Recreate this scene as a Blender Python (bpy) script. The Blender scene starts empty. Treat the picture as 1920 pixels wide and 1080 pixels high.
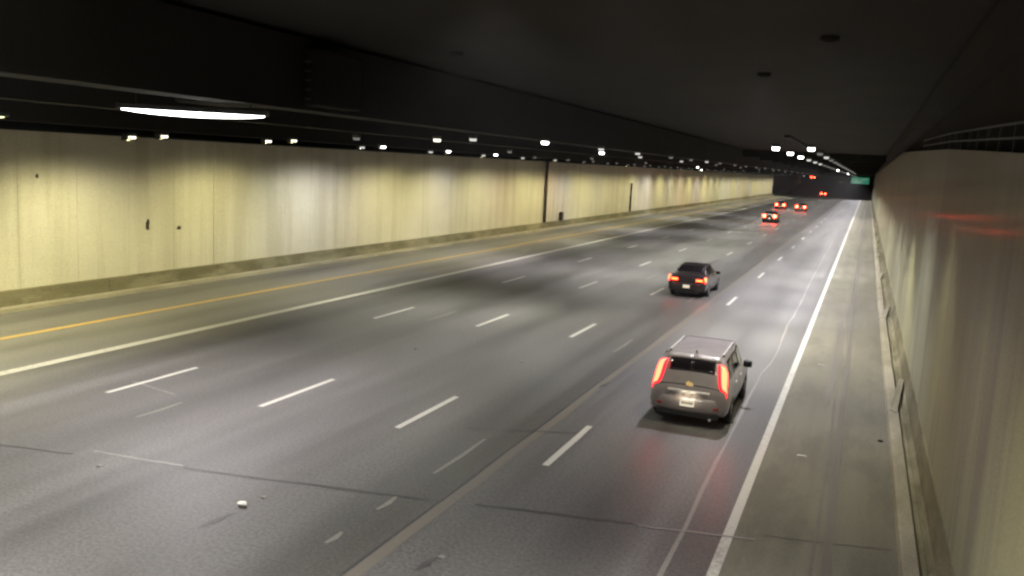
import bpy, bmesh, math, random
from mathutils import Vector, Matrix
random.seed(7)
SC = bpy.context.scene
COL = SC.collection

# ------------------------------------------------------------------ camera, world, exposure
cam_data = bpy.data.cameras.new('camera'); cam = bpy.data.objects.new('camera', cam_data); COL.objects.link(cam)
Rv = Vector((0.92305576, 0.38098192, 0.05311169)); Uv = Vector((-0.10405832, 0.11438546, 0.98797157)); Fv = Vector((-0.3703241, 0.91747956, -0.1452285))
M = Matrix((Rv, Uv, -Fv)).transposed().to_4x4(); M.translation = Vector((16.417, 0.0, 6.0215))
cam.matrix_world = M
cam_data.sensor_width = 36.0; cam_data.lens = 36.0*1608.4/1920.0
cam_data.clip_start = 0.05; cam_data.clip_end = 3000
SC.camera = cam
w = bpy.data.worlds.new('World'); SC.world = w; w.use_nodes = True
wn = w.node_tree.nodes; wl = w.node_tree.links
sky = wn.new('ShaderNodeTexSky'); sky.sky_type = 'NISHITA'; sky.sun_disc = False
sky.sun_elevation = math.radians(-6); sky.sun_rotation = math.radians(200)
bg = wn['Background']; bg.inputs[1].default_value = 0.3
wl.new(sky.outputs[0], bg.inputs[0])
SC.view_settings.view_transform = 'Standard'; SC.view_settings.look = 'None'
SC.view_settings.exposure = 1.5; SC.view_settings.gamma = 1.0; SC.view_settings.use_curve_mapping = False
SC.render.engine = 'CYCLES'
SC.cycles.use_denoising = True
SC.cycles.max_bounces = 6; SC.cycles.diffuse_bounces = 4; SC.cycles.glossy_bounces = 3
SC.cycles.sample_clamp_indirect = 4.0; SC.cycles.sample_clamp_direct = 0
SC.cycles.filter_width = 2.5
SC.cycles.caustics_reflective = False; SC.cycles.caustics_refractive = False

LIT_END = 288.0

# ------------------------------------------------------------------ helpers
def tag(o, label=None, cat=None, group=None, kind=None):
    if label: o['label'] = label
    if cat: o['category'] = cat
    if group: o['group'] = group
    if kind: o['kind'] = kind
    return o
def empty(name, loc=(0, 0, 0), rz=0.0):
    o = bpy.data.objects.new(name, None); COL.objects.link(o)
    o.location = loc; o.rotation_euler = (0, 0, rz); o.empty_display_size = 0.2
    return o
def link_mesh(name, me, parent=None, loc=None):
    o = bpy.data.objects.new(name, me); COL.objects.link(o)
    if parent: o.parent = parent
    if loc: o.location = loc
    return o
def copy_tree(o, parent=None):
    c = o.copy(); COL.objects.link(c)
    if parent: c.parent = parent
    for ch in list(o.children): copy_tree(ch, c)
    return c
class MB:
    def __init__(s): s.bm = bmesh.new()
    def box(s, x0, x1, y0, y1, z0, z1, bev=0.0):
        vs = [s.bm.verts.new(p) for p in ((x0,y0,z0),(x1,y0,z0),(x1,y1,z0),(x0,y1,z0),(x0,y0,z1),(x1,y0,z1),(x1,y1,z1),(x0,y1,z1))]
        fs = [s.bm.faces.new([vs[i] for i in f]) for f in ((0,3,2,1),(4,5,6,7),(0,1,5,4),(1,2,6,5),(2,3,7,6),(3,0,4,7))]
        if bev:
            es = list({e for f in fs for e in f.edges})
            bmesh.ops.bevel(s.bm, geom=es, offset=bev, segments=2, affect='EDGES', profile=0.6)
        return s
    def poly(s, pts):
        s.bm.faces.new([s.bm.verts.new(p) for p in pts]); return s
    def prism(s, prof, y0, y1, skew=0.0):
        """profile in (x, z), extruded along y; closed"""
        a = [s.bm.verts.new((x, y0, z)) for x, z in prof]; b = [s.bm.verts.new((x, y1, z)) for x, z in prof]
        n = len(prof)
        for i in range(n): s.bm.faces.new((a[i], a[(i+1) % n], b[(i+1) % n], b[i]))
        s.bm.faces.new(a[::-1]); s.bm.faces.new(b); return s
    def cyl(s, c, r, h, axis='z', seg=20, r2=None):
        m = Matrix.Translation(c)
        if axis == 'x': m = m @ Matrix.Rotation(math.pi/2, 4, 'Y')
        if axis == 'y': m = m @ Matrix.Rotation(math.pi/2, 4, 'X')
        bmesh.ops.create_cone(s.bm, cap_ends=True, segments=seg, radius1=r, radius2=r if r2 is None else r2, depth=h, matrix=m); return s
    def build(s, name, mat, parent=None, smooth=False, loc=None):
        bmesh.ops.recalc_face_normals(s.bm, faces=s.bm.faces)
        me = bpy.data.meshes.new(name); s.bm.to_mesh(me); s.bm.free()
        me.materials.append(mat)
        if smooth:
            for p in me.polygons: p.use_smooth = True
        return link_mesh(name, me, parent, loc)

def nodes_of(m): return m.node_tree.nodes, m.node_tree.links
def bsdf_mat(name, col, rough=0.6, metal=0.0, spec=0.5):
    m = bpy.data.materials.new(name); m.use_nodes = True
    b = m.node_tree.nodes['Principled BSDF']
    b.inputs['Base Color'].default_value = (*col, 1); b.inputs['Roughness'].default_value = rough
    b.inputs['Metallic'].default_value = metal; b.inputs['Specular IOR Level'].default_value = spec
    return m
class NT:
    """small node builder on object coordinates"""
    def __init__(s, m):
        s.n, s.l = nodes_of(m); s.b = s.n['Principled BSDF']
        s.tc = s.n.new('ShaderNodeTexCoord').outputs['Object']
    def map(s, sc, off=(0, 0, 0)):
        q = s.n.new('ShaderNodeMapping'); q.inputs['Scale'].default_value = sc; q.inputs['Location'].default_value = off
        s.l.new(s.tc, q.inputs[0]); return q.outputs[0]
    def noise(s, sc, scale=1.0, detail=4, rough=0.55, off=(0, 0, 0)):
        q = s.n.new('ShaderNodeTexNoise'); q.inputs['Scale'].default_value = scale
        q.inputs['Detail'].default_value = detail; q.inputs['Roughness'].default_value = rough
        s.l.new(s.map(sc, off), q.inputs['Vector']); return q.outputs['Fac']
    def ramp(s, f, a, b, va=0.0, vb=1.0):
        q = s.n.new('ShaderNodeMapRange'); q.clamp = True
        for i, v in zip((1, 2, 3, 4), (a, b, va, vb)): q.inputs[i].default_value = v
        s.l.new(f, q.inputs[0]); return q.outputs[0]
    def mix(s, f, a, b, mode='MIX'):
        q = s.n.new('ShaderNodeMix'); q.data_type = 'RGBA'; q.blend_type = mode
        for inp, v in ((q.inputs[0], f), (q.inputs[6], a), (q.inputs[7], b)):
            if hasattr(v, 'is_output'): s.l.new(v, inp)
            else: inp.default_value = v if isinstance(v, (int, float)) else (*v, 1)
        return q.outputs[2]
    def math(s, op, a, b=0.0, c=None):
        q = s.n.new('ShaderNodeMath'); q.operation = op
        for i, v in enumerate((a, b) if c is None else (a, b, c)):
            if hasattr(v, 'is_output'): s.l.new(v, q.inputs[i])
            else: q.inputs[i].default_value = v
        return q.outputs[0]
    def xyz(s):
        q = s.n.new('ShaderNodeSeparateXYZ'); s.l.new(s.tc, q.inputs[0]); return q.outputs
    def bump(s, h, st=0.2, d=0.01):
        q = s.n.new('ShaderNodeBump'); q.inputs['Strength'].default_value = st; q.inputs['Distance'].default_value = d
        s.l.new(h, q.inputs['Height']); s.l.new(q.outputs[0], s.b.inputs['Normal'])
    def color(s, c): s.l.new(c, s.b.inputs['Base Color'])
    def rough(s, c): s.l.new(c, s.b.inputs['Roughness'])
def emit_mat(name, col, strength):
    m = bsdf_mat(name, (0.02, 0.02, 0.02), 0.3)
    b = m.node_tree.nodes['Principled BSDF']
    b.inputs['Emission Color'].default_value = (*col, 1); b.inputs['Emission Strength'].default_value = strength
    return m

# ------------------------------------------------------------------ materials
MT = {}
def road_mat():
    m = bsdf_mat('asphalt', (0.08,)*3, 0.55); t = NT(m); X = t.xyz()
    streak = t.noise((0.9, 0.035, 1), 1.0, 4, 0.55)
    blotch = t.noise((0.16, 0.07, 1), 1.0, 3, 0.5, (7, 3, 0))
    grain = t.noise((1, 1, 1), 16.0, 3, 0.7)
    fine = t.noise((1, 1, 1), 60.0, 2, 0.8)
    base = t.mix(t.ramp(streak, .34, .66), (0.078, 0.075, 0.074), (0.129, 0.124, 0.122))
    base = t.mix(t.ramp(blotch, .38, .62), base, t.mix(0.5, base, (0.082, 0.080, 0.073)))
    # oil and rubber worn into the lanes
    ph = t.math('COSINE', t.math('MULTIPLY', t.math('SUBTRACT', X[0], 1.83), 2*math.pi/3.66))
    oil = t.math('MULTIPLY', t.ramp(ph, 0.2, 1.0), t.ramp(t.noise((0.3, 0.05, 1), 1.0, 3, .6, (3, 9, 0)), .36, .62))
    base = t.mix(t.math('MULTIPLY', oil, 0.7), base, (0.042, 0.041, 0.038))
    # the strip left of the last lane: darker old surface
    band = t.math('MULTIPLY', t.ramp(X[0], 8.9, 9.6), t.ramp(X[0], 10.0, 10.04, 1, 0))
    base = t.mix(t.math('MULTIPLY', band, 0.55), base, (0.045, 0.042, 0.036))
    base = t.mix(0.8, base, t.mix(t.ramp(grain, .3, .7), (0.25,)*3, (0.78,)*3), 'OVERLAY')
    base = t.mix(0.6, base, t.mix(t.ramp(fine, .3, .7), (0.1,)*3, (0.9,)*3), 'OVERLAY')
    t.color(base); t.rough(t.ramp(streak, .3, .7, .44, .60)); t.bump(grain, .25, .006)
    return m
MT['road'] = road_mat()
def concrete(name, lo, hi, rough=0.7, sc=(0.5, 0.5, 0.5), stain=None, spec=0.4, vert=False, grain=0.3):
    m = bsdf_mat(name, lo, rough, 0, spec); t = NT(m); t.tc = t.n.new('ShaderNodeNewGeometry').outputs['Position']
    n1 = t.noise(sc, 1.0, 5, .6); n2 = t.noise((1, 1, 1), 22.0, 3, .75)
    c = t.mix(t.ramp(n1, .32, .68), lo, hi)
    if stain:
        s3 = t.noise((1.0, .28, .9) if not vert else (.8, .9, .06), 1.0, 4, .65, (4, 2, 8))
        c = t.mix(t.ramp(s3, .46, .62, 0, .8), c, stain)
    n4 = t.noise((1, 1, 1), 55.0, 2, .8); c = t.mix(grain*1.3, c, t.mix(t.ramp(n4, .35, .65), (0.2,)*3, (0.8,)*3), 'OVERLAY')
    c = t.mix(grain, c, t.mix(t.ramp(n2, .3, .7), (0.2,)*3, (0.85,)*3), 'OVERLAY')
    t.color(c); t.bump(n2, .2, .004)
    return m
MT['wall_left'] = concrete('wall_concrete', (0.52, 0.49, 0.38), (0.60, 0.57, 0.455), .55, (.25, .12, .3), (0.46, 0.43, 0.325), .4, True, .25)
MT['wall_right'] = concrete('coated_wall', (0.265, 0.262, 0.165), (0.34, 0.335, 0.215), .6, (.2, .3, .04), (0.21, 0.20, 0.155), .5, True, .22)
MT['barrier'] = concrete('mossy_barrier', (0.095, 0.085, 0.045), (0.15, 0.135, 0.08), .85, (.8, .35, 1.5), (0.24, 0.22, 0.145))
MT['kerb'] = concrete('kerb_concrete', (0.22, 0.20, 0.145), (0.31, 0.285, 0.215), .75, (1, .4, 1), (0.18, 0.165, 0.11))
MT['shoulder'] = concrete('shoulder_concrete', (0.120, 0.112, 0.084), (0.150, 0.141, 0.108), .75, (2.2, .05, 1), (0.095, 0.089, 0.068))
MT['ceiling'] = concrete('sooty_ceiling', (0.016, 0.0155, 0.0125), (0.025, 0.024, 0.019), .9, (.3, .2, .3), None, .2)
MT['girder'] = concrete('sooty_girder', (0.012, 0.0115, 0.009), (0.020, 0.019, 0.015), .9, (.4, .2, .4), None, .2)
MT['header'] = concrete('portal_header', (0.05, 0.05, 0.045), (0.08, 0.08, 0.07), .9)
MT['night_ground'] = concrete('night_ground', (0.03, 0.028, 0.025), (0.05, 0.047, 0.04), .9)
_t = NT(MT['wall_right']); _t.tc = _t.n.new('ShaderNodeNewGeometry').outputs['Position']; _X = _t.xyz()   # painted shade: the colour darkens towards the wall top
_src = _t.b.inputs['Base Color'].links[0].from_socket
_shade = _t.math('ADD', _X[2], _t.math('MULTIPLY', _t.noise((.3, .12, .3), 1.0, 4, .6), 2.2))
_t.color(_t.mix(_t.ramp(_shade, 5.0, 7.4, 0, .75), _src, (0.10, 0.085, 0.062)))
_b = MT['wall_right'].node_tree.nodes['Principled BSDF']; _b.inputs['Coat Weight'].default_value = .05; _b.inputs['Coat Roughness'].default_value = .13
def paint(name, a, b, wear=.5):
    m = bsdf_mat(name, a, .5); t = NT(m)
    n = t.noise((1, 1, 1), 9.0, 5, .75); n2 = t.noise((1.2, .25, 1), 1.0, 3, .6)
    f = t.ramp(t.math('ADD', t.math('MULTIPLY', n, .6), t.math('MULTIPLY', n2, .4)), .5, .66, 0, wear)
    t.color(t.mix(f, a, b)); return m
MT['white_paint'] = paint('white_road_paint', (0.45, 0.44, 0.395), (0.15, 0.145, 0.135), .75)
MT['yellow_paint'] = paint('yellow_road_paint', (0.36, 0.23, 0.05), (0.20, 0.15, 0.06))
MT['worn_paint'] = paint('worn_road_paint', (0.17, 0.165, 0.145), (0.10, 0.098, 0.088), .9)
MT['tan_seal'] = paint('tan_joint_seal', (0.125, 0.113, 0.095), (0.092, 0.086, 0.077), .9)
MT['pale_crack'] = paint('pale_crack_seal', (0.21, 0.20, 0.185), (0.12, 0.115, 0.11), .9)
MT['dark_joint'] = paint('dark_joint', (0.050, 0.049, 0.047), (0.088, 0.085, 0.082), .9)
MT['housing'] = bsdf_mat('lamp_housing', (0.05, 0.05, 0.048), .5, .3)
MT['black'] = bsdf_mat('black_rubber', (0.012, 0.012, 0.012), .7)
MT['pipe'] = bsdf_mat('dark_pipe', (0.035, 0.02, 0.018), .6)
MT['lamp_white'] = emit_mat('lamp_lens_white', (1, .98, .95), 6)
MT['lamp_warm'] = emit_mat('lamp_lens_warm', (1, .92, .66), 1.2)
MT['lamp_dim'] = emit_mat('lamp_lens_dim', (.9, .9, .82), .07)
MT['lamp_mid'] = emit_mat('lamp_lens_mid', (1, .98, .9), .28)
MT['tube'] = emit_mat('tube_lens', (1, 1, .97), 6)
MT['tube_yellow'] = emit_mat('tube_lens_yellow', (.95, 1, .45), 1.5)

# ------------------------------------------------------------------ road and setting
def grid_sheet(name, x0, x1, y0, y1, z, mat, parent=None, kind=None, ny=1):
    b = MB()
    for k in range(ny):
        a, c = y0+(y1-y0)*k/ny, y0+(y1-y0)*(k+1)/ny
        b.poly([(x0, a, z), (x1, a, z), (x1, c, z), (x0, c, z)])
    bmesh.ops.remove_doubles(b.bm, verts=b.bm.verts, dist=1e-4)
    o = b.build(name, mat, parent)
    if kind: o['kind'] = kind
    return o
Y0, Y1 = -30.0, 300.0
road = grid_sheet('road', -11.2, 14.95, Y0, Y1, 0.0, MT['road'], kind='structure', ny=10)
shoulder = grid_sheet('shoulder', 14.95, 18.4, Y0, Y1, 0.002, MT['shoulder'], kind='structure', ny=10)
def strip(name, pts, half, z, mat, parent=road):
    """a ribbon along a polyline on the ground"""
    b = MB(); L = []; R = []
    for i, (x, y) in enumerate(pts):
        a = pts[max(0, i-1)]; c = pts[min(len(pts)-1, i+1)]
        d = Vector((c[0]-a[0], c[1]-a[1])).normalized(); n = Vector((-d.y, d.x))
        h = half[i] if isinstance(half, (list, tuple)) else half
        L.append(b.bm.verts.new((x+n.x*h, y+n.y*h, z))); R.append(b.bm.verts.new((x-n.x*h, y-n.y*h, z)))
    for i in range(len(pts)-1): b.bm.faces.new((L[i], R[i], R[i+1], L[i+1]))
    return b.build(name, mat, parent)
def wob(x, y0, y1, step, a):
    n = max(2, int((y1-y0)/step)); return [(x+random.uniform(-a, a), y0+(y1-y0)*i/n) for i in range(n+1)]
# painted edge lines
strip('edge_line', [(14.86, Y0), (14.86, Y1)], .085, .008, MT['white_paint'])
strip('carpool_line', [(-3.45, Y0), (-3.45, Y1)], .17, .008, MT['white_paint'])
strip('yellow_line', [(-6.94, Y0), (-6.94, Y1)], .115, .008, MT['yellow_paint'])
# broken lane lines, 3 m dashes every 12.2 m
for lx, ph in ((0.0, 14.97), (3.73, 15.98), (7.26, 16.27), (11.0, 15.72)):
    dash = None
    for k in range(-3, 23):
        y = ph + 12.19*k
        if y < Y0 or y > Y1-4: continue
        if dash is None:
            b = MB(); b.poly([(-.075, 0, 0), (.075, .0, 0), (.078, 1.5, 0), (.073, 3.02, 0), (-.075, 3.05, 0), (-.072, 1.4, 0)])
            dash = b.build('lane_dash', MT['white_paint'], road); dash.location = (lx, y, .008)
        else:
            c = dash.copy(); c.location = (lx, y, .008); COL.objects.link(c)
    mk = None
    for k in range(-1, 9):
        y = ph + 12.19*k + 7.6
        if mk is None:
            b = MB(); b.prism([(-.05, 0), (.05, 0), (.03, .018), (-.03, .018)], -.05, .05)
            mk = b.build('road_marker', MT['worn_paint'], road); mk.location = (lx, y, .001)
        else:
            c = mk.copy(); c.location = (lx, y, .001); COL.objects.link(c)
# ghosts of removed dashes
for (x, y0, y1) in ((9.2, 10.7, 11.15), (9.22, 12.2, 12.85), (9.27, 14.2, 16.6), (2.02, 13.9, 15.3), (-.1, 40.0, 43.0), (1.75, 28.0, 30.6),
                    (9.25, 27.0, 29.5), (2.0, 52, 55), (5.6, 46.5, 49.5), (9.22, 39.5, 42.0)):
    strip('worn_dash', [(x, y0), (x+.03, (y0+y1)/2), (x, y1)], [.035, .055, .03], .006, MT['worn_paint'])
strip('worn_dash', [(-.3, 16.05), (1.4, 15.7)], .04, .006, MT['worn_paint'])
# longitudinal seal between the old and new slabs, and its dark lip
strip('slab_seal', wob(10.14, Y0, 250, 2.2, .025), .11, .004, MT['tan_seal'])
strip('slab_lip', wob(9.99, Y0, 120, 2.2, .015), .022, .006, MT['dark_joint'])
# pale sealed crack with its jog
crk = [(14.13, -5), (14.14, 9), (14.12, 12.3), (14.15, 14.2), (14.05, 17.7), (14.08, 21), (14.03, 24), (13.98, 26.8), (14.12, 28.4), (14.1, 31), (14.0, 36), (14.0, 43), (13.9, 55), (13.86, 67), (13.8, 90)]
fine_crk = []
for a, c in zip(crk[:-1], crk[1:]):
    n = max(1, int((c[1]-a[1])/1.2))
    for i in range(n): fine_crk.append((a[0]+(c[0]-a[0])*i/n+random.uniform(-.025, .025), a[1]+(c[1]-a[1])*i/n))
strip('sealed_crack', fine_crk, [random.uniform(.012, .045) for _ in fine_crk], .005, MT['pale_crack'])
# skewed transverse joints
def joint(x0, x1, s0, sl, mat, hw, n=12, z=.006):
    strip('expansion_joint', [(x0+(x1-x0)*i/n, s0+sl*(x0+(x1-x0)*i/n)+random.uniform(-.02, .02)) for i in range(n+1)], [hw*random.uniform(.6, 1.2) for _ in range(n+1)], z, mat)
joint(-3.3, 2.8, 11.05, .19, MT['dark_joint'], .03); joint(3.0, 5.0, 11.55, .12, MT['pale_crack'], .035)
joint(5.1, 9.9, 11.05, .2, MT['dark_joint'], .05); joint(10.6, 13.3, 10.85, .225, MT['dark_joint'], .05)
joint(13.4, 15.3, 10.75, .225, MT['pale_crack'], .028, 6, .012); joint(15.4, 17.4, 10.9, .23, MT['dark_joint'], .02)
joint(8.6, 11.0, 13.2, .45, MT['dark_joint'], .035)
for s in (63, 88, 118, 150, 190): joint(-6.8, 17.2, s, .22, MT['dark_joint'], .06, 20)
# shoulder details
strip('gutter_edge', wob(16.42, Y0, 200, 3, .02), .075, .008, MT['tan_seal'], shoulder)
strip('gutter_joint', wob(16.20, Y0, 200, 3, .03), .03, .007, MT['tan_seal'], shoulder)
strip('tar_patch', [(16.0, 24), (16.05, 30), (16.0, 40)], [.05, .16, .06], .0065, MT['tan_seal'], shoulder)
for (x, y) in ((15.63, 29.3), (15.83, 38.6), (15.7, 19.2)):
    b = MB(); b.prism([(-.1, 0), (.1, 0), (.07, .015), (-.07, .015)], -.05, .05); o = b.build('shoulder_marker', MT['white_paint'], shoulder); o.location = (x, y, .003)
# tyre rub marks
for (x, y, l) in ((7.2, 10.2, .7), (10.9, 10.6, .5), (10.2, 22.3, .6)):
    strip('rubber_mark', [(x-.03, y), (x, y+l/2), (x+.05, y+l)], [.03, .07, .02], .0065, MT['dark_joint'])

# ------------------------------------------------------------------ left side: kerb, barrier, wall of panels
lw = empty('left_tunnel_wall', (-10.9, 0, 0))
tag(lw, 'long concrete panel wall in yellow lamp light on the far left of the tunnel', 'wall')
b = MB(); b.prism([(-.25, 0), (-.25, 6.3), (-.45, 6.3), (-.45, 0)], Y0, 282)
b.build('backing', MT['girder'], lw)
PW = 2.44
pan_me = []
for v in range(3):
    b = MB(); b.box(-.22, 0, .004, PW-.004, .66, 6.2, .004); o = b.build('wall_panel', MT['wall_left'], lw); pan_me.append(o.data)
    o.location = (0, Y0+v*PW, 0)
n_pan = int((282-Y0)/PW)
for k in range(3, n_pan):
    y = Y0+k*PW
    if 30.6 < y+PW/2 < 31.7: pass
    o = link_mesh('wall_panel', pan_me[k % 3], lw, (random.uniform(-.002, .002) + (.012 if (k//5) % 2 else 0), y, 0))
def stain(parent, x, y, z, r, mat, name, sx=1.0, sz=1.0):
    b = MB(); n = 14; pts = []
    for i in range(n):
        a = 2*math.pi*i/n; q = r*random.uniform(.6, 1.15); pts.append((0, q*sx*math.cos(a), q*sz*math.sin(a)))
    a = [b.bm.verts.new(p) for p in pts]; c = [b.bm.verts.new((.012, p[1]*.9, p[2]*.9)) for p in pts]
    for i in range(n): b.bm.faces.new((a[i], a[(i+1) % n], c[(i+1) % n], c[i]))
    b.bm.faces.new(c); o = b.build(name, mat, parent); o.location = (x, y, z); return o
stain(lw, .022, 27.1, 2.66, .12, MT['pipe'], 'spalled_patch', .8, 2.0); stain(lw, .022, 28.85, 2.44, .11, MT['pipe'], 'spalled_patch', 1.3, .9)
stain(lw, .022, 22.0, 4.63, .08, MT['pipe'], 'spalled_patch')
# downpipes and a service box by the wall
for (y, r, z0, z1, lab) in ((74.3, .26, .7, 6.2, 'dark vertical drainpipe up the left wall, the nearer and thicker of two'),
                        (105.2, .22, .7, 4.2, 'short brownish vertical pipe further along the left wall')):
    p = empty('drainpipe', (-10.72, y, 0)); tag(p, lab, 'pipe')
    b = MB(); b.cyl((0, 0, (z0+z1)/2), r*.5, z1-z0, 'z', 16); b.build('pipe', MT['pipe'], p, True)
    for z in (z0+.6, (z0+z1)/2, z1-.5):
        b = MB(); b.cyl((0, 0, z), r*.62, .08, 'z', 16); b.build('bracket', MT['housing'], p)
bx_ = empty('service_box', (-10.72, 79.0, .72)); tag(bx_, 'small dark service box low on the left wall just past the drainpipe', 'box')
b = MB(); b.box(-.12, .14, -.3, .3, 0, .75, .02); b.build('casing', MT['pipe'], bx_)
b = MB(); b.box(.141, .16, -.25, .25, .06, .69, .008); b.build('door', MT['housing'], bx_)

lb = empty('left_barrier', (-10.6, 0, 0)); tag(lb, 'low mossy concrete barrier along the foot of the left wall', 'barrier')
lk = empty('left_kerb', (-10.25, 0, 0)); tag(lk, 'pale concrete kerb at the foot of the left barrier', 'kerb')
seg = 6.1; bmesh_b = []; bmesh_k = []
for k in range(int((282-Y0)/seg)):
    y = Y0+k*seg
    if k < 3:
        b = MB(); b.prism([(0, .16), (-.09, .66), (-.30, .66), (-.30, .16)], .01, seg-.01); o = b.build('barrier_block', MT['barrier'], lb, loc=(0, y, 0)); bmesh_b.append(o.data)
        b = MB(); b.prism([(0, 0), (-.03, (.13)), (-.06, (.15)), (-.34, (.16)), (-.34, 0)], .01, seg-.01); o = b.build('kerb_stone', MT['kerb'], lk, loc=(0, y, 0)); bmesh_k.append(o.data)
    else:
        link_mesh('barrier_block', bmesh_b[k*7 % 3], lb, (0, y, 0)); link_mesh('kerb_stone', bmesh_k[k*5 % 3], lk, (random.uniform(-.008, .008), y, 0))

# ------------------------------------------------------------------ right side
rw = empty('right_tunnel_wall', (18.1, 0, 0)); tag(rw, 'tall smooth coated wall close on the right side of the camera', 'wall')
RWP = 12.2
def rtop(y): return 6.3 if y < 8 else 6.3+(y-8)*.038 if y < 24 else min(7.75, 6.9+(y-24)*.028)
y = Y0
while y < LIT_END:
    y1 = min(y+RWP, LIT_END)
    b = MB(); n = 6
    def ring(yy):
        return [b.bm.verts.new(p) for p in ((0, yy, .6), (0, yy, rtop(yy)), (.3, yy, rtop(yy)), (.3, yy, .6))]
    rs = [ring(y+.006+(y1-y-.012)*i/n) for i in range(n+1)]
    for a, c in zip(rs[:-1], rs[1:]):
        for i in range(4): b.bm.faces.new((a[i], a[(i+1) % 4], c[(i+1) % 4], c[i]))
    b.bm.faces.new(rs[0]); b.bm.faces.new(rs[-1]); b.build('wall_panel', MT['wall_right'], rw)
    y = y1
b = MB(); b.prism([(.32, 0), (.32, 9), (.7, 9), (.7, 0)], Y0, LIT_END); b.build('backing', MT['girder'], rw)
# lattice of the service ledge above the wall
lat = empty('ledge_railing', (18.2, 0, 0)); tag(lat, 'dark service railing on the ledge above the right wall', 'railing')
post = None
for k in range(0, 20):
    y = 6+k*1.5
    if post is None:
        b = MB(); b.box(-.02, .02, -.02, .02, 0, .38); post = b.build('post', MT['housing'], lat); post.location = (0, y, rtop(y))
    else:
        c = post.copy(); c.location = (0, y, rtop(y)); COL.objects.link(c)
for dz in (.18, .38):
    b = MB(); ys = [5, 8, 16, 24, 36]
    for a, c in zip(ys[:-1], ys[1:]):
        z0, z1 = rtop(a)+dz, rtop(c)+dz
        vs = [b.bm.verts.new(p) for p in ((-.02, a, z0), (.02, a, z0), (.02, a, z0+.03), (-.02, a, z0+.03), (-.02, c, z1), (.02, c, z1), (.02, c, z1+.03), (-.02, c, z1+.03))]
        for f in ((0, 1, 5, 4), (1, 2, 6, 5), (2, 3, 7, 6), (3, 0, 4, 7)): b.bm.faces.new([vs[i] for i in f])
    b.build('rail', MT['housing'], lat)
rb = empty('right_barrier', (18.1, 0, 0)); tag(rb, 'low grimy concrete barrier under the right wall', 'barrier')
rk = empty('right_kerb', (17.5, 0, 0)); tag(rk, 'pale kerb with raised block ends along the right shoulder', 'kerb')
kb = []
def kerb_block(L):
    b = MB(); prof = [(0, 0), (.035, .11), (.07, .13), (.27, .135), (.30, 0)]; b.prism(prof, .01, L-.01); return b
cuts = [-30, -14.5, 1.5, 10.2, 24.0, 40.6, 57, 73.5, 90, 106, 123, 140, 157, 173, 190, 206, 223, 240, 256, 272, 288]
for a, c in zip(cuts[:-1], cuts[1:]):
    o = kerb_block(c-a).build('kerb_stone', MT['kerb'], rk); o.location = (random.uniform(-.03, .03), a, 0)
    if a > 5:
        b = MB(); L = 3.4   # raised end of the block running back to the barrier
        A = [b.bm.verts.new(p) for p in ((.06, 0, .11), (.22, -.25, .11), (.50, L, .11), (.36, L, .11))]; T = [b.bm.verts.new((p.co.x, p.co.y, z)) for p, z in zip(A, (.16, .15, .26, .30))]
        for i in range(4): b.bm.faces.new((A[i], A[(i+1) % 4], T[(i+1) % 4], T[i]))
        b.bm.faces.new(T); b.build('kerb_nib', MT['kerb'], rk, loc=(0, a, 0))
    b = MB(); b.prism([(-.22, 0), (-.10, .15), (-.03, .66), (.28, .66), (.28, 0)], a+.01, c-.01); b.build('barrier_block', MT['barrier'], rb)
b = MB(); b.prism([(17.82, 0), (17.82, .06), (17.9, .06), (17.9, 0)], Y0, LIT_END); tag(b.build('gutter', MT['barrier']), kind='structure')

# ------------------------------------------------------------------ ceiling
b = MB(); b.prism([(-11.6, 8.7), (-11.6, 9.1), (19, 9.3), (19, 8.9)], Y0, LIT_END); tag(b.build('ceiling', MT['ceiling']), kind='structure')
for (x0, x1, z0, lab) in ((-11.4, -9.3, 6.5, ''), (-5.2, -4.3, 6.95, ''), (2.6, 3.6, 7.0, ''), (17.9, 18.6, 8.1, '')):
    b = MB(); b.prism([(x0, z0), (x1, z0), (x1, 8.69), (x0, 8.69)], Y0, LIT_END); tag(b.build('ceiling_beam', MT['girder']), kind='structure')
for k in range(0, 12):
    y = 96+k*16
    b = MB()
    for (xa, xb) in ((-9.3, -5.2), (-4.3, 2.6), (3.6, 17.9)):
        b.prism([(xa+.003, 7.9), (xb-.003, 7.9), (xb-.003, 8.69), (xa+.003, 8.69)], y, y+.6)
    tag(b.build('cross_beam', MT['girder']), kind='structure')
b = MB(); b.prism([(-12.5, 7.15), (18.9, 7.4), (18.9, 11), (-12.5, 11)], LIT_END+.01, LIT_END+.8)
tag(b.build('portal_header', MT['header']), 'dark concrete header over the far mouth of the tunnel', 'portal')

b = MB(); b.prism([(13.7, 7.3), (13.9, 7.3), (13.9, 7.38), (13.7, 7.38)], 30, LIT_END); tag(b.build('cable_tray', MT['girder']), 'thin dark cable tray under the ceiling between the two right lamp rows', 'cable tray')
# hanging fan housing above the long near lamp
fan = empty('fan_housing', (1.8, 18.6, 7.1)); tag(fan, 'big dark ventilation housing hanging from the ceiling above the long white lamp', 'ventilator')
b = MB(); b.box(-2.3, 2.3, -.9, .9, 0, 1.35, .08); b.build('casing', MT['girder'], fan)
for sx in (-1.6, 1.6):
    b = MB(); b.box(sx-.06, sx+.06, -.06, .06, 1.36, 1.62); b.build('hanger', MT['housing'], fan)
for k in range(5):
    b = MB(); b.box(-2.0, 2.0, -.94, -.905, .15+k*.22, .19+k*.22); b.build('louvre', MT['housing'], fan)

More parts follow.
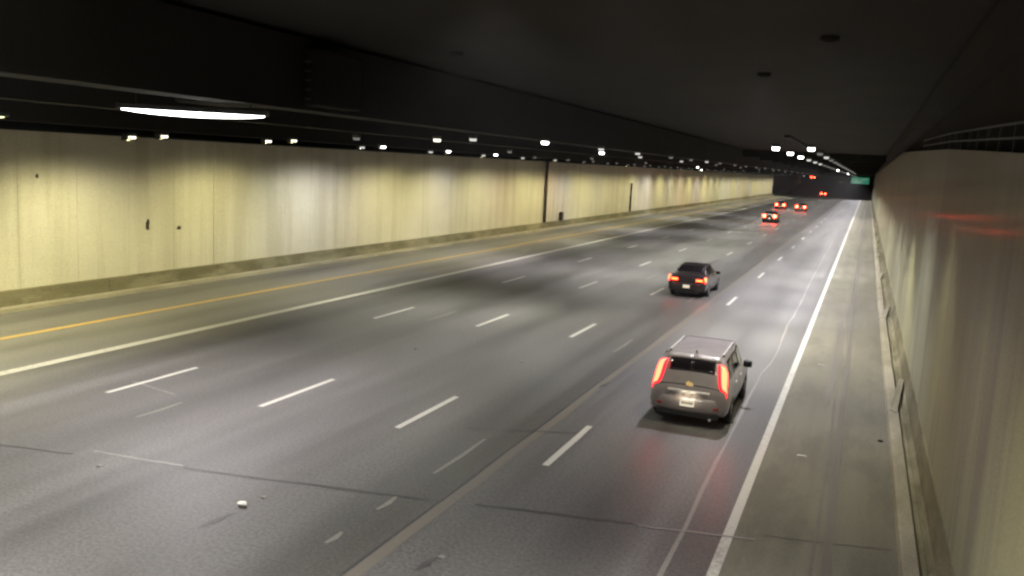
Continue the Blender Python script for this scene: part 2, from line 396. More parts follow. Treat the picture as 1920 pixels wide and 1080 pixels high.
# ------------------------------------------------------------------ lamps
def spot(name, parent, loc, col, power, angle, blend, radius=.12, rot=(0, 0, 0)):
    L = bpy.data.lights.new(name, 'SPOT'); L.energy = power; L.color = col; L.spot_size = math.radians(angle); L.spot_blend = blend; L.shadow_soft_size = radius
    o = bpy.data.objects.new(name, L); COL.objects.link(o); o.parent = parent; o.location = loc; o.rotation_euler = rot
    return o
def lamp_meshes(wx, wy):
    b = MB(); b.box(-wx/2, wx/2, -wy/2, wy/2, .06, .22, .02); h = b.build('housing', MT['housing']); hm = h.data; bpy.data.objects.remove(h)
    out = [hm]
    for mt in ('lamp_white', 'lamp_warm', 'lamp_mid', 'lamp_dim'):
        b = MB(); b.prism([(-wx*.42, .058), (-wx*.34, -.06), (wx*.34, -.06), (wx*.42, .058)], -wy*.4, wy*.4)
        l = b.build('lens', MT[mt]); out.append(l.data); bpy.data.objects.remove(l)
    return out
LM = lamp_meshes(.36, .26)
ORD = ['nearest', 'second', 'third', 'fourth', 'fifth', 'sixth', 'seventh', 'eighth', 'ninth', 'tenth', 'eleventh', 'twelfth']
VIS = None
def lamp(x, y, z, lens, col, power, angle, blend, rowname, group, idx, ztop=None, rot=(0, 0, 0), visor=False):
    o = empty('ceiling_lamp', (x, y, z))
    look = {1: 'bright white', 2: 'warm yellowish', 3: 'softly lit', 4: 'dim grey'}[lens]
    lab = ('%s lamp, %s one in the row %s' % (look, ORD[idx], rowname)) if idx < 12 else ('small far lamp in the row %s' % rowname)
    tag(o, lab, 'lamp', group)
    link_mesh('housing', LM[0], o); link_mesh('lens', LM[lens], o)
    if ztop:
        b = MB(); b.cyl((0, 0, (.22+ztop-z)/2), .025, ztop-z-.22, 'z', 8); b.build('hanger', MT['housing'], o)
    o.scale = (.66,)*3 if visor else (.8,)*3
    if visor:   # hood on the wall side that cuts the light off below the beam
        global VIS
        if VIS is None:
            b = MB(); b.box(-.215, -.205, -.5, .5, -.158, .2); b.box(-.21, .1, -.5, .5, .221, .235)
            v = b.build('hood', MT['girder'], o); VIS = v.data
        else: link_mesh('hood', VIS, o)
    if power > 0: spot('bulb', o, (0, 0, -.10 if visor else -.08), col, power, angle, blend, .025 if visor else .1, rot)
    return o
WHITE = (1, .93, .96); COOL = (.98, .95, 1); WARM = (1, .92, .66); YEL = (1, .92, .50); GRN = (.96, .95, .80); ORA = (1, .78, .5)
# over the right lanes: pairs on both sides of the beam
i = 0; y = 32.8
while y < 286:
    lamp(13.2, y, 7.0, 1 if i < 3 or i in (11, 19) else 3 if i < 6 else 4, COOL, 1650, 130, 1, 'above the right lane', 'lamps above the right lane', i); i += 1; y += 6.3
i = 0; y = 32.8
for i in range(20):
    yy = 32.8+6.05*i
    lamp(14.42, yy, 7.03, 1 if i == 0 else 3 if i == 2 else 4, (WARM, GRN, WHITE)[i % 3], (900, 350, 700, 250, 800)[i % 5], 112, .45, 'above the right edge line', 'lamps above the right edge line', i)
# out of view near the camera
for (x, yy, P_) in ((14.5, 4.3, 1500), (14.5, -3, 2200), (13.2, 1.5, 2500), (13.2, -6, 3200), (13.2, -14, 2000), (4.6, 1.5, 4000), (4.6, -7, 2500), (-4, 2, 3200), (-4, -8, 1500), (9, 0, 2500)):
    if P_: lamp(x, yy, 7.0, 1, WHITE, P_, 118, .6, 'behind the camera', 'lamps behind the camera', 12)
def downlight(x, y, power, col, angle, where):  # added fill lights for the SUV roof and the near road
    o = empty('added_downlight', (x, y, 8.7+(x+11.6)*.00654)); tag(o, 'dark added ceiling fill downlight '+where, 'downlight', 'added fill downlights in the near ceiling')
    b = MB(); n = 20; R1, R2 = .19, .15; q = []
    for i in range(n):
        a = 2*math.pi*i/n; c, d = math.cos(a), math.sin(a)
        q.append([b.bm.verts.new((R*c, R*d, z)) for R, z in ((R1, .1), (R1, -.09), (R2, -.09), (R2, .04))])
    for i in range(n):
        a, c = q[i], q[(i+1) % n]
        for j in range(3): b.bm.faces.new((a[j], c[j], c[j+1], a[j+1]))
    b.bm.faces.new([a[3] for a in q]); b.build('shade', MT['ceiling'], o, True)
    b = MB(); b.cyl((0, 0, .01), .13, .04, 'z', 20); b.build('lens', MT['lamp_mid'], o)
    spot('bulb', o, (0, 0, -.14), col, power, angle, .9, .13)
for (x, y, P_, c_, wh) in ((13.0, 12.0, 600, COOL, 'over the right lane before the silver SUV'), (13.4, 25.5, 1500, COOL, 'over the right lane just past the silver SUV'), (15.4, 8.0, 750, WARM, 'over the near right shoulder'),
                         (15.4, 19.0, 550, WARM, 'over the right shoulder beside the silver SUV'), (5.5, 8.5, 1050, GRN, 'over the near middle lanes'), (6.0, 21.0, 700, GRN, 'over the middle lanes left of the silver SUV'),
                         (-2.5, 9.0, 1000, GRN, 'over the near carpool line')):
    downlight(x, y, P_, c_, 78 if x > 15 else 112, wh)
# over the middle lanes
for i, yy in enumerate((31.9, 39.6, 46.6, 55.2, 62.0, 68.5, 75.1, 84, 92, 101, 110, 119, 128, 138, 150, 162, 175, 190, 206, 222, 238, 254, 270)):
    lamp(4.6, yy, 6.82, 1 if i == 0 else 3 if i in (1, 2, 5) else 4, GRN, 1100 if i != 1 else 250, 132, 1, 'over the middle lanes', 'lamps above the middle lanes', i)
for i, yy in enumerate((30.4, 47.8, 56.8, 70.6, 88, 106, 125, 145, 166)):
    lamp(2.2, yy, 6.78, (3, 1, 3, 3, 4, 4, 4, 4, 4)[i], WHITE, (350, 1100, 700, 700, 700, 700, 700, 700, 700)[i], 132, 1, 'beside the middle beam', 'lamps beside the middle beam', i)
lamp(-3.3, 30.8, 6.62, 4, GRN, 500, 150, 1, 'over the carpool line', 'lamps above the carpool line', 0)
lamp(.6, 30.5, 6.7, 2, GRN, 500, 150, 1, 'between the two long beams', 'lamps between the two long beams', 0)
for i, yy in enumerate((49, 66, 84, 112, 134, 156, 180, 205, 230, 255)):
    lamp(-4.0, yy, 6.6, 4 if i != 3 else 1, (WHITE, GRN)[i % 2], 900, 128, 1, 'over the carpool line', 'lamps above the carpool line', i+1)
# wall washers in two interleaved series
colsA = [YEL, YEL, GRN, WARM, YEL, YEL, ORA, YEL, COOL, YEL]
colsB = [WARM, YEL, COOL, YEL, COOL, WARM, YEL, ORA, YEL, GRN]
i = 0; y = 22.2-7.15*5
while y < 280:
    k = i-5
    lamp(-6.6, y, 6.32 if k > 0 else 6.15, 1 if k in (15,) else 2 if k < 2 else 3 if k < 7 else 4, colsA[k % 10], (600 if k == 0 else random.uniform(330, 480)), 132, 1, 'atop the left wall', 'wall washing lamps of the left wall', max(0, k) if k >= 0 else 12, None, (0, math.radians(22), 0), True); i += 1; y += 7.15+(random.uniform(-.5, .5) if k > 2 else 0)
i = 0; y = 23.9-7.5*5
while y < 280:
    k = i-5
    lamp(-6.85, y, 6.42 if k > 0 else 6.25, 1 if k in (2, 3, 4) else 2 if k < 2 else 4, colsB[k % 10], (220 if k == 0 else random.uniform(170, 400)), 132, 1, 'hard against the left beam', 'lamps hard against the left beam', k if k >= 0 else 12, None, (0, math.radians(22), 0), True); i += 1; y += 7.5+(random.uniform(-.5, .5) if k > 2 else 0)
# long strip lamps hanging across the lanes near the camera
def long_lamp(xa, ya, xb, yb, z, lens, label, power, col):
    L = math.hypot(xb-xa, yb-ya); rz = math.atan2(yb-ya, xb-xa)
    o = empty('strip_lamp', ((xa+xb)/2, (ya+yb)/2, z), rz); tag(o, label, 'strip lamp')
    b = MB(); b.box(-L/2-.08, L/2+.08, -.16, .16, .1, .22, .02); b.build('housing', MT['housing'], o)
    b = MB(); n = 10; rings = []   # a bowed lens, deepest at mid length
    for i in range(n+1):
        t = -1+2*i/n; q_ = .25+.75*(1-t*t)**.6; d = .02+.085*(1-t*t)**.8; x = t*L/2
        rings.append([b.bm.verts.new(p) for p in ((x, -.12*q_, .098), (x, -.08*q_, .098-d*.8), (x, 0, .098-d), (x, .08*q_, .098-d*.8), (x, .12*q_, .098))])
    for a, c in zip(rings[:-1], rings[1:]):
        for j in range(4): b.bm.faces.new((a[j], a[j+1], c[j+1], c[j]))
        b.bm.faces.new((a[4], a[0], c[0], c[4]))
    b.bm.faces.new(rings[0]); b.bm.faces.new(rings[-1]); b.build('lens', lens, o, True)
    for sx in (-L*.4, L*.4):
        b = MB(); b.cyl((sx, 0, .45), .02, .44, 'z', 8); b.build('hanger', MT['housing'], o)
    spot('bulb', o, (0, 0, -.1), col, power, 122, .8, .3)
long_lamp(.45, 15.1, 3.35, 16.5, 6.66, MT['tube'], 'long glaring white strip lamp hanging across the lanes below the fan housing', 1500, WHITE)
long_lamp(-9.1, 16.1, -6.35, 17.35, 6.42, MT['tube_yellow'], 'greenish yellow strip lamp end at the left edge of the picture', 1100, YEL)

# ------------------------------------------------------------------ green overhead sign at the far end
sg = empty('road_sign', (14.1, 286.5, 0)); tag(sg, 'green overhead road sign hanging at the far end above the right shoulder', 'sign')
m = emit_mat('sign_green', (.05, .42, .26), .13); b = MB(); b.box(-2.6, 2.6, -.04, .04, 5.0, 7.0, .03); b.build('panel', m, sg)
m = emit_mat('sign_legend', (.45, .75, .5), .13)
for (x0, x1, z) in ((-2.2, -.4, 6.4), (0, 2.1, 6.4), (-2.2, .9, 5.7)):
    b = MB(); b.box(x0, x1, -.06, -.045, z-.14, z+.14); b.build('legend_line', m, sg)
for sx in (-1.8, 1.8):
    b = MB(); b.box(sx-.05, sx+.05, .05, .15, 4.9, 8.9); b.build('hanger', MT['housing'], sg)

# ------------------------------------------------------------------ outside, beyond the mouth
def prof(y): return 0 if y < 318 else (y-318)**2*.00035 if y < 400 else 2.35+(y-400)*.057
b = MB(); ys = [300+5*i for i in range(20)]+[400+25*i for i in range(20)]
vs = [[b.bm.verts.new((x, y, prof(y)-.002)) for x in (-60, -12, 18, 60)] for y in ys]
for a, c in zip(vs[:-1], vs[1:]):
    for j in range(3): b.bm.faces.new((a[j], a[j+1], c[j+1], c[j]))
tag(b.build('outer_road', MT['night_ground']), kind='structure')
b = MB(); b.poly([(-60, -60, -.06), (60, -60, -.06), (60, 890, -.06), (-60, 890, -.06)]); tag(b.build('ground', MT['night_ground']), kind='structure')
for (x0, x1, lab) in ((-13, -12.2, 'dark retaining wall left of the road beyond the tunnel mouth'), (18.1, 18.9, 'dark retaining wall right of the road beyond the tunnel mouth')):
    b = MB(); b.prism([(x0, -.05), (x1, -.05), (x1, 7.5), (x0, 7.5)], LIT_END+.9, 420); tag(b.build('retaining_wall', MT['header']), lab, 'wall')
def street_lamp(x, y, z, hgt, mat, lab, side):
    o = empty('street_lamp', (x, y, z)); tag(o, lab, 'street lamp')
    b = MB(); b.cyl((0, 0, hgt/2), .1, hgt, 'z', 10, .06); b.build('pole', MT['housing'], o)
    b = MB(); b.box(min(0, side*1.8), max(0, side*1.8), -.04, .04, hgt-.05, hgt+.03); b.build('arm', MT['housing'], o)
    b = MB(); b.box(side*1.8-.3, side*1.8+.3, -.25, .25, hgt-.3, hgt-.06, .05); b.build('lamp_head', mat, o)
A_ = emit_mat('amber_lamp', (1, .55, .25), .1); B_ = emit_mat('pale_lamp', (.75, .85, .5), .08); C_ = emit_mat('pinkish_lamp', (1, .75, .85), .25)
street_lamp(-11.6, 380, prof(380), 4.1-prof(380)+.2, A_, 'small amber street lamp beyond the tunnel mouth, left of the road', 1)
street_lamp(-10.4, 380, prof(380), 6.8-prof(380), C_, 'pinkish white lamp beside the highest distant tail lights', 1)
street_lamp(7.6, 380, prof(380), 4.9-prof(380)+.2, B_, 'dim greenish lamp in the dark left of the green sign', -1)

# ------------------------------------------------------------------ vehicles
def hermite(tab, y):
    n = len(tab)
    if y <= tab[0][0]: return list(tab[0][1:])
    if y >= tab[-1][0]: return list(tab[-1][1:])
    i = max(k for k in range(n-1) if tab[k][0] <= y)
    a, c = tab[i], tab[i+1]; h = c[0]-a[0]; t = (y-a[0])/h; out = []
    for j in range(1, len(a)):
        d = (c[j]-a[j])/h
        d0 = (a[j]-tab[i-1][j])/(a[0]-tab[i-1][0]) if i > 0 else d
        d1 = (tab[i+2][j]-c[j])/(tab[i+2][0]-c[0]) if i+2 < n else d
        def lim(p, q): return 0 if p*q <= 0 else 2*p*q/(p+q)
        m0 = lim(d0, d) if i > 0 else d; m1 = lim(d, d1) if i+2 < n else d
        t2, t3 = t*t, t*t*t
        out.append((2*t3-3*t2+1)*a[j]+(t3-2*t2+t)*h*m0+(-2*t3+3*t2)*c[j]+(t3-t2)*h*m1)
    return out
def surf(tab, y, v):
    zb, hb, zm, hm, zl, hl, zr, hr = hermite(tab, y)
    cr = .045*hr
    P = [(0, zb), (hb, zb), (hm, zm), (hl, zl), (hr, zr), (hr*.55, zr+cr), (0, zr+cr*1.35)]
    i = min(5, int(v)); t = v-i
    p0 = P[i-1] if i > 0 else (-P[1][0], P[1][1]); p3 = P[i+2] if i < 5 else (-P[5][0], P[5][1])
    p1, p2 = P[i], P[i+1]; o = []
    for k in (0, 1):
        m0 = (p2[k]-p0[k])*.5*.55; m1 = (p3[k]-p1[k])*.5*.55
        t2, t3 = t*t, t*t*t
        o.append((2*t3-3*t2+1)*p1[k]+(t3-2*t2+t)*m0+(-2*t3+3*t2)*p2[k]+(t3-t2)*m1)
    return Vector((o[0], y, o[1]))
def normal(tab, y, v, s):
    e = .01; a = surf(tab, y+e, v)-surf(tab, y-e, v); c = surf(tab, y, min(6, v+.05))-surf(tab, y, max(0, v-.05))
    n = a.cross(c)
    if n.length < 1e-9: return Vector((0, 0, 1))
    n.normalize(); r = surf(tab, y, v)-Vector((0, y, .9))
    if n.dot(Vector((r.x, 0, r.z))) < 0: n = -n
    return Vector((n.x*s, n.y, n.z))
def car_body(tab, wheels, mat, parent):
    b = MB(); ys = []
    for a, c in zip(tab[:-1], tab[1:]):
        k = max(2, int((c[0]-a[0])/.12)); ys += [a[0]+(c[0]-a[0])*i/k for i in range(k)]
    ys.append(tab[-1][0]); vv = [i/3 for i in range(19)]; rings = []
    for y in ys:
        R_ = [surf(tab, y, v) for v in vv]
        ring = [b.bm.verts.new(p) for p in R_]+[b.bm.verts.new((-p.x, p.y, p.z)) for p in R_[-2:0:-1]]
        rings.append(ring)
    n = len(rings[0])
    for a, c in zip(rings[:-1], rings[1:]):
        for i in range(n): b.bm.faces.new((a[i], a[(i+1) % n], c[(i+1) % n], c[i]))
    b.bm.faces.new(rings[0][::-1]); b.bm.faces.new(rings[-1])
    o = b.build('body', mat, parent, True)
    cb = MB()
    for wy in wheels:
        for s in (-1, 1): cb.cyl((s*.95, wy, .34), .40, .62, 'x', 28)
    cut = cb.build('cutter', MT['black'])
    md = o.modifiers.new('arches', 'BOOLEAN'); md.operation = 'DIFFERENCE'; md.object = cut; md.solver = 'EXACT'
    dg = bpy.context.evaluated_depsgraph_get(); me = bpy.data.meshes.new_from_object(o.evaluated_get(dg)); me.name = 'body'
    o.modifiers.clear(); o.data = me
    while len(me.materials) > 1: me.materials.pop()
    for p in me.polygons: p.material_index = 0
    bpy.data.objects.remove(cut); return o
def patch(tab, name, mat, parent, y0, y1, v0, v1, sides=(1,), off=.008, deep=.02, ny=8, nv=6, shape=None):
    b = MB()
    for s in sides:
        G = []; D = []
        for i in range(ny+1):
            ga = []; da = []
            for j in range(nv+1):
                ty, tv = i/ny, j/nv
                y = y0+(y1-y0)*ty; v = v0+(v1-v0)*tv
                if shape: y, v = shape(ty, tv)
                p = surf(tab, y, v); p.x *= s; nn = normal(tab, y, v, s)
                edge = i in (0, ny) or j in (0, nv)
                ga.append(b.bm.verts.new(p+nn*(off*(.55 if edge else 1)))); da.append(p-nn*deep)
            G.append(ga); D.append(da)
        for i in range(ny):
            for j in range(nv): b.bm.faces.new((G[i][j], G[i+1][j], G[i+1][j+1], G[i][j+1]))
        loop = [(i, 0) for i in range(ny)]+[(ny, j) for j in range(nv)]+[(i, nv) for i in range(ny, 0, -1)]+[(0, j) for j in range(nv, 0, -1)]
        dv = [b.bm.verts.new(D[i][j]) for i, j in loop]; L = len(loop)
        for k in range(L):
            q = (k+1) % L; b.bm.faces.new((G[loop[k][0]][loop[k][1]], G[loop[q][0]][loop[q][1]], dv[q], dv[k]))
    return b.build(name, mat, parent, True)
def wheel(parent, x, y, s, rimmat):
    b = MB(); R, W = .34, .22; prof = [(R*.6, -W/2), (R*.94, -W/2), (R, -W*.36), (R, W*.36), (R*.94, W/2), (R*.6, W/2)]; n = 28; rs = []
    for i in range(n):
        a = 2*math.pi*i/n; rs.append([b.bm.verts.new((h, r*math.cos(a), r*math.sin(a))) for r, h in prof])
    for i in range(n):
        a, c = rs[i], rs[(i+1) % n]
        for j in range(5): b.bm.faces.new((a[j], a[j+1], c[j+1], c[j]))
    o = b.build('wheel', MT['black'], parent, True, (x, y, R))
    b = MB(); b.cyl((s*.06, 0, 0), R*.61, .02, 'x', 24); b.cyl((s*.085, 0, 0), .06, .05, 'x', 12)
    for k in range(5):
        a = 2*math.pi*k/5; c, d = math.cos(a), math.sin(a)
        p = [(-.03, .05), (.03, .05), (.045, R*.6), (-.045, R*.6)]
        lo = [b.bm.verts.new((s*.072, u*c-v*d, u*d+v*c)) for u, v in p]; hi = [b.bm.verts.new((s*.098, u*c-v*d, u*d+v*c)) for u, v in p]
        for q in range(4): b.bm.faces.new((lo[q], lo[(q+1) % 4], hi[(q+1) % 4], hi[q]))
        b.bm.faces.new(hi)
    b.build('rim', rimmat, o)
    return o
CARM = dict(
    glass=bsdf_mat('car_glass', (.012, .010, .012), .06, 0, .8), rim=bsdf_mat('rim_metal', (.35, .35, .36), .35, .8), chrome=bsdf_mat('chrome_trim', (.85, .84, .82), .3, .3),
    trim=bsdf_mat('black_trim', (.02, .02, .02), .5), plate=emit_mat('glow_plate', (1, .86, .62), .3), gold=bsdf_mat('gold_emblem', (.85, .6, .22), .3, .9),  # plate glow stands in for lamplight falling on it
    refl=bsdf_mat('red_reflector', (.4, .02, .02), .3))
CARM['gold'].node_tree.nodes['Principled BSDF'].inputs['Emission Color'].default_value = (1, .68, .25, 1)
CARM['gold'].node_tree.nodes['Principled BSDF'].inputs['Emission Strength'].default_value = 0.16  # emblem's own glow imitates light caught on the gold
def car_paint(name, col, rough=.32, metal=.5):
    m = bsdf_mat(name, col, rough, metal); t = NT(m)
    n = t.noise((1, 1, 1), 3.0, 4, .6); t.color(t.mix(t.ramp(n, .35, .7), col, tuple(c*.8+.01 for c in col)))
    b = t.b; b.inputs['Coat Weight'].default_value = .6; b.inputs['Coat Roughness'].default_value = .12
    t.rough(t.ramp(n, .3, .7, rough, rough+.12)); return m
TAIL = emit_mat('tail_light_core', (1, .027, .011), 11); TAIL2 = emit_mat('tail_light_core_orange', (1, .045, .009), 10)
TAILFAR = emit_mat('tail_light_far', (1, .032, .012), 42)
RIMRED = emit_mat('tail_light_rim', (1, .004, .010), 2.6); HIBRAKE = emit_mat('high_brake_light', (1, .05, .08), .6)

# silver compact SUV ---------------------------------------------------------
SUV = [ # y, zb,hb, zm,hm, zbelt,hbelt, zroof,hroof
 (0.00, .44, .70, .58, .80, .74, .82, .80, .74), (0.05, .36, .80, .58, .90, .86, .87, .93, .78), (0.12, .31, .83, .62, .935, 1.00, .86, 1.10, .765),
 (0.24, .29, .84, .64, .955, 1.04, .875, 1.36, .76), (0.38, .28, .85, .65, .96, 1.06, .88, 1.50, .745), (0.62, .27, .84, .65, .94, 1.09, .89, 1.585, .725),
 (1.40, .26, .84, .65, .94, 1.07, .89, 1.615, .72), (2.20, .26, .84, .65, .94, 1.05, .89, 1.60, .71), (2.80, .26, .84, .65, .94, 1.03, .89, 1.62, .66),
 (3.50, .26, .84, .65, .935, 1.01, .885, 1.12, .74), (4.15, .28, .83, .62, .915, .93, .86, .99, .70), (4.50, .32, .78, .58, .86, .80, .80, .86, .62), (4.62, .40, .62, .56, .70, .68, .66, .74, .52)]
def lamp_shape(tab, lens, rim_parent, s, f, rimw=(.03, .12)):
    (ya, yb, va, vb) = f
    r = patch(tab, 'tail_light', RIMRED, rim_parent, ya-rimw[0], yb+rimw[0], va-rimw[1], vb+rimw[1], (s,), .012, .02, 8, 5)
    patch(tab, 'lens', lens, r, ya, yb, va, vb, (s,), .022, .005, 8, 5)
    return r
def make_suv():
    o = empty('suv', (12.99, 20.05, 0), math.radians(.6))
    tag(o, 'silver grey compact SUV with tall red tail lights, nearest vehicle in the right lane', 'car')
    pm = car_paint('silver_paint', (.36, .32, .315), .36, .1); T = SUV
    car_body(T, (.92, 3.55), pm, o)
    patch(T, 'rear_window', CARM['glass'], o, .185, .40, 4.62, 6, (1, -1), .010)
    patch(T, 'windscreen', CARM['glass'], o, 2.86, 3.42, 4.2, 6, (1, -1), .008)
    for y0, y1 in ((.62, 1.22), (1.30, 2.12), (2.20, 2.98)):
        for s in (1, -1): patch(T, 'side_window', CARM['glass'], o, y0, y1, 3.14, 3.86, (s,), .008)
    for s in (1, -1):
        r = patch(T, 'tail_light', RIMRED, o, 0, 0, 0, 0, (s,), .014, .02, 12, 5, lambda ty, tv: (.055+.285*ty, 3.42+.56*ty**.6+(tv-.5)*(1.5-.5*ty)))
        patch(T, 'lens', TAIL, r, 0, 0, 0, 0, (s,), .028, .004, 12, 5, lambda ty, tv: (.070+.255*ty, 3.44+.54*ty**.6+(tv-.5)*(1.08-.36*ty)))
        wheel(o, s*.83, .92, s, CARM['rim']); wheel(o, s*.83, 3.55, s, CARM['rim'])
        b = MB(); b.box(-.11, .11, -.07, .07, -.08, .09, .035); mr = b.build('side_mirror', CARM['trim'], o, True, (s*1.03, 2.78, 1.10))
        b = MB(); b.box(-.09, .09, -.006, 0, -.06, .07, .01); b.build('mirror_glass', CARM['glass'], mr, False, (0, -.071, 0))
        b = MB(); b.box(-.022, .022, .75, 2.55, 0, .03, .01); rr = b.build('roof_rail', CARM['chrome'], o, False, (s*.64, 0, 1.655))
        for y in (.85, 1.65, 2.45):
            b = MB(); b.box(-.02, .02, y-.05, y+.05, -.05, -.001); b.build('foot', CARM['trim'], rr)
        b = MB(); b.box(-.07, .07, -.012, .012, -.03, .03, .008); b.build('reflector', CARM['refl'], o, False, (s*.66, -.015, .50))
        for y in (1.36, 2.24):
            b = MB(); b.box(-.012, .012, -.09, .09, -.014, .014, .006); b.build('door_handle', CARM['chrome'], o, False, (s*.935, y, .93))
        patch(T, 'door_seam', CARM['trim'], o, 1.245, 1.262, 1.3, 3.1, (s,), .003, .01, 1, 6); patch(T, 'door_seam', CARM['trim'], o, 2.155, 2.172, 1.3, 3.1, (s,), .003, .01, 1, 6)
    # bumper, step, seams
    b = MB(); n = 12; top = []
    prf = [(-.05, .36), (-.075, .42), (-.075, .60), (-.05, .70), (.02, .73), (.06, .38)]
    rings = []
    for i in range(n+1):
        t = -1+2*i/n; x = t*.90; dy = .16*abs(t)**3.2
        rings.append([b.bm.verts.new((x, p+dy, z)) for p, z in prf])
    for a, c in zip(rings[:-1], rings[1:]):
        for j in range(6): b.bm.faces.new((a[j], a[(j+1) % 6], c[(j+1) % 6], c[j]))
    b.bm.faces.new(rings[0]); b.bm.faces.new(rings[-1]); b.build('bumper', pm, o, True)
    b = MB(); b.box(-.72, .72, -.045, .10, .24, .365, .02); b.build('lower_valance', CARM['trim'], o)
    b = MB(); b.box(-.17, .17, -.098, -.078, .50, .665, .006); pl = b.build('licence_plate', CARM['plate'], o)
    for k, (xx, ww) in enumerate(((-.115, .03), (-.07, .028), (-.02, .03), (.03, .026), (.075, .03), (.12, .03))):
        b = MB(); b.box(xx-ww/2, xx+ww/2, -.103, -.0985, .555, .62); b.build('plate_mark', CARM['trim'], pl)
    b = MB(); b.box(-.50, .50, -.035, .06, .80, .875, .025); b.build('chrome_strip', CARM['chrome'], o, True)
    patch(T, 'tailgate_seam', CARM['trim'], o, .054, .062, 3.5, 6, (1, -1), .004, .01, 1, 8)
    b = MB(); b.cyl((-.03, .075, 1.02), .055, .05, 'y', 20); b.cyl((.035, .075, 1.0), .055, .056, 'y', 20); b.build('emblem', CARM['gold'], o)
    for sx in (-.1, .1):
        b = MB(); b.box(sx-.03, sx+.03, -.05, -.037, .775, .798, .004); q = b.build('plate_lamp', CARM['trim'], o)
        spot('plate_bulb', o, (sx, -.22, .86), (1, .85, .6), 1.5, 120, 1, .03, (math.radians(38), 0, 0))
    patch(T, 'high_brake_light', HIBRAKE, o, .50, .535, 5.2, 6, (1, -1), .018, .01, 2, 4)
    patch(T, 'roof_spoiler', pm, o, .40, .62, 4.3, 6, (1, -1), .035, .0, 5, 8)
    b = MB(); b.cyl((0, 0, 0), .008, .46, 'x', 8); wp = b.build('rear_wiper', CARM['trim'], o, False, (.16, .17, 1.20)); wp.rotation_euler = (0, math.radians(8), 0)
    b = MB(); b.cyl((0, 0, .02), .03, .05, 'z', 10, .008); b.build('antenna', CARM['trim'], o, False, (0, .75, 1.66))
    b = MB(); b.cyl((.55, .02, .24), .035, .14, 'y', 12); b.build('exhaust_pipe', CARM['chrome'], o)
    return o
make_suv()

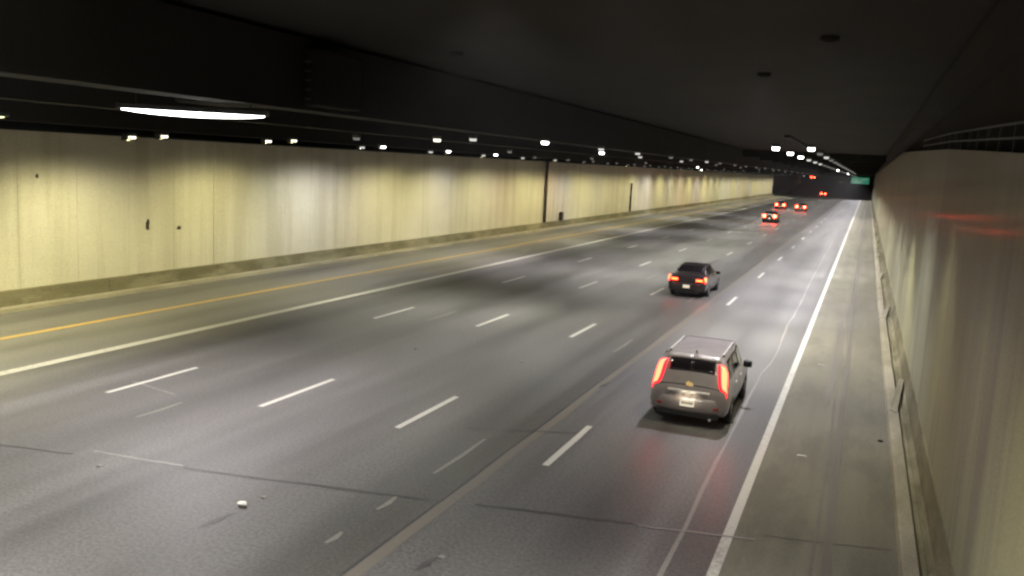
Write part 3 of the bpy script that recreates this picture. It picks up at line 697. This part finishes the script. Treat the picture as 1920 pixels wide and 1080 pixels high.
# sedan ------------------------------------------------------------------------
SED = [
 (0.00, .46, .70, .58, .78, .78, .80, .86, .74), (0.05, .36, .78, .58, .87, .90, .86, .97, .78), (0.14, .30, .82, .60, .91, .97, .88, 1.02, .78),
 (0.55, .27, .83, .62, .925, .98, .885, 1.05, .76), (0.95, .25, .84, .62, .93, .97, .885, 1.22, .68), (1.45, .24, .84, .62, .93, .96, .885, 1.41, .60),
 (2.10, .24, .84, .62, .93, .95, .885, 1.47, .60), (2.70, .24, .84, .62, .93, .94, .88, 1.41, .60), (3.45, .24, .84, .62, .925, .92, .875, 1.02, .72),
 (4.20, .26, .82, .58, .90, .84, .85, .90, .68), (4.65, .30, .76, .54, .84, .70, .78, .76, .60), (4.80, .40, .6, .52, .68, .62, .64, .66, .5)]
def make_sedan(loc, pm, label, lens=TAIL, group=None, rz=0.0, round_lamps=False):
    o = empty('sedan', loc, rz); tag(o, label, 'car', group); T = SED
    car_body(T, (.98, 3.75), pm, o)
    patch(T, 'rear_window', CARM['glass'], o, .78, 1.38, 4.2, 6, (1, -1), .008)
    patch(T, 'windscreen', CARM['glass'], o, 2.78, 3.35, 4.2, 6, (1, -1), .008)
    for y0, y1 in ((1.15, 1.95), (2.03, 3.0)):
        for s in (1, -1): patch(T, 'side_window', CARM['glass'], o, y0, y1, 3.14, 3.86, (s,), .008)
    for s in (1, -1):
        lamp_shape(T, lens, o, s, (.035, .17, 2.62, 3.55), (.012, .1))
        b = MB(); b.box(-.17, .17, -.03, .03, -.05, .05, .02); q = b.build('tail_light', RIMRED, o, True, (s*.60, .02, .86)); b = MB(); b.box(-.15, .15, -.02, 0, -.035, .035, .01); b.build('lens', lens, q, True, (0, -.028, 0))
        wheel(o, s*.82, .98, s, CARM['rim']); wheel(o, s*.82, 3.75, s, CARM['rim'])
        b = MB(); b.box(-.10, .10, -.06, .06, -.06, .07, .03); b.build('side_mirror', pm, o, True, (s*1.0, 2.95, 1.0))
    if round_lamps:
        for s in (1, -1):
            b = MB(); b.cyl((0, 0, 0), .19, .06, 'y', 20); q = b.build('round_tail_light', RIMRED, o, True, (s*.64, -.01, .86))
            b = MB(); bmesh.ops.create_uvsphere(b.bm, u_segments=16, v_segments=8, radius=.185)
            for v in b.bm.verts: v.co.y *= .45
            b.build('lens', TAILFAR, q, True, (0, -.03, 0))
    b = MB(); n = 12; rings = []
    for i in range(n+1):
        t = -1+2*i/n; dy = .16*abs(t)**3.2
        rings.append([b.bm.verts.new((t*.88, p+dy, z)) for p, z in [(-.05, .32), (-.07, .40), (-.07, .60), (-.04, .68), (.03, .70), (.06, .34)]])
    for a, c in zip(rings[:-1], rings[1:]):
        for j in range(6): b.bm.faces.new((a[j], a[(j+1) % 6], c[(j+1) % 6], c[j]))
    b.bm.faces.new(rings[0]); b.bm.faces.new(rings[-1]); b.build('bumper', pm, o, True)
    b = MB(); b.box(-.16, .16, -.092, -.072, .47, .62, .006); b.build('licence_plate', CARM['plate'], o)
    b = MB(); b.box(-.6, .6, -.04, .08, .22, .32, .02); b.build('lower_valance', CARM['trim'], o)
    return o
dark = car_paint('dark_maroon_paint', (.035, .025, .027), .3, .4)
make_sedan((8.85, 41.2, 0), dark, 'dark maroon sedan with orange red tail lights, in the lane left of the silver SUV', TAIL2)
base = make_sedan((5.1, 115.6, 0), car_paint('black_paint', (.02, .018, .02), .35, .3), 'black sedan with round looking red tail lights, third vehicle ahead in the middle lane', TAIL, round_lamps=True)
for (x, y, z, lab) in ((1.95, 165.0, 0, 'distant car with orange tail lights in the left lane, next beyond the black sedan'),
                    (5.85, 160.5, 0, 'distant car with bright orange tail lights, right of its equally far neighbour'),
                    (2.45, 319.0, 0, 'far car with pinkish red tail lights just where the lit road ends'),
                    (-6.1, 400.0, 5.55, 'farthest car, high orange tail lights above the lit road end in the dark')):
    c = copy_tree(base); c.location = (x, y, z); c['label'] = lab

# ------------------------------------------------------------------ thin haze added to lift the blacks and soften the far mouth
hz = MB().box(-62, 62, -62, 895, -1.1, 33.0).build('haze', bpy.data.materials.new('veil_haze')); hz['kind'] = 'stuff'
hm = hz.data.materials[0]; hm.use_nodes = True; hn, hl = nodes_of(hm); hn.remove(hn['Principled BSDF'])
V_ = hn.new('ShaderNodeVolumePrincipled'); V_.inputs['Density'].default_value = .0002; V_.inputs['Anisotropy'].default_value = .2
hl.new(V_.outputs[0], hn['Material Output'].inputs['Volume'])
# ------------------------------------------------------------------ litter
b = MB(); bmesh.ops.create_icosphere(b.bm, subdivisions=2, radius=.075)
for v in b.bm.verts:
    v.co *= random.uniform(.75, 1.15); v.co.z *= .55; v.co.x *= 1.25
o = b.build('crumpled_cup', bsdf_mat('white_card', (.75, .74, .68), .6)); o.location = (7.18, 11.2, .045)
tag(o, 'crumpled white cup lying alone on the dark asphalt', 'litter')
o = MB().cyl((0, 0, 0), .07, .03, 'z', 9, .05).build('dark_scrap', MT['black']); o.location = (17.31, 21.33, .02); tag(o, 'small dark scrap on the right shoulder near the kerb', 'litter')
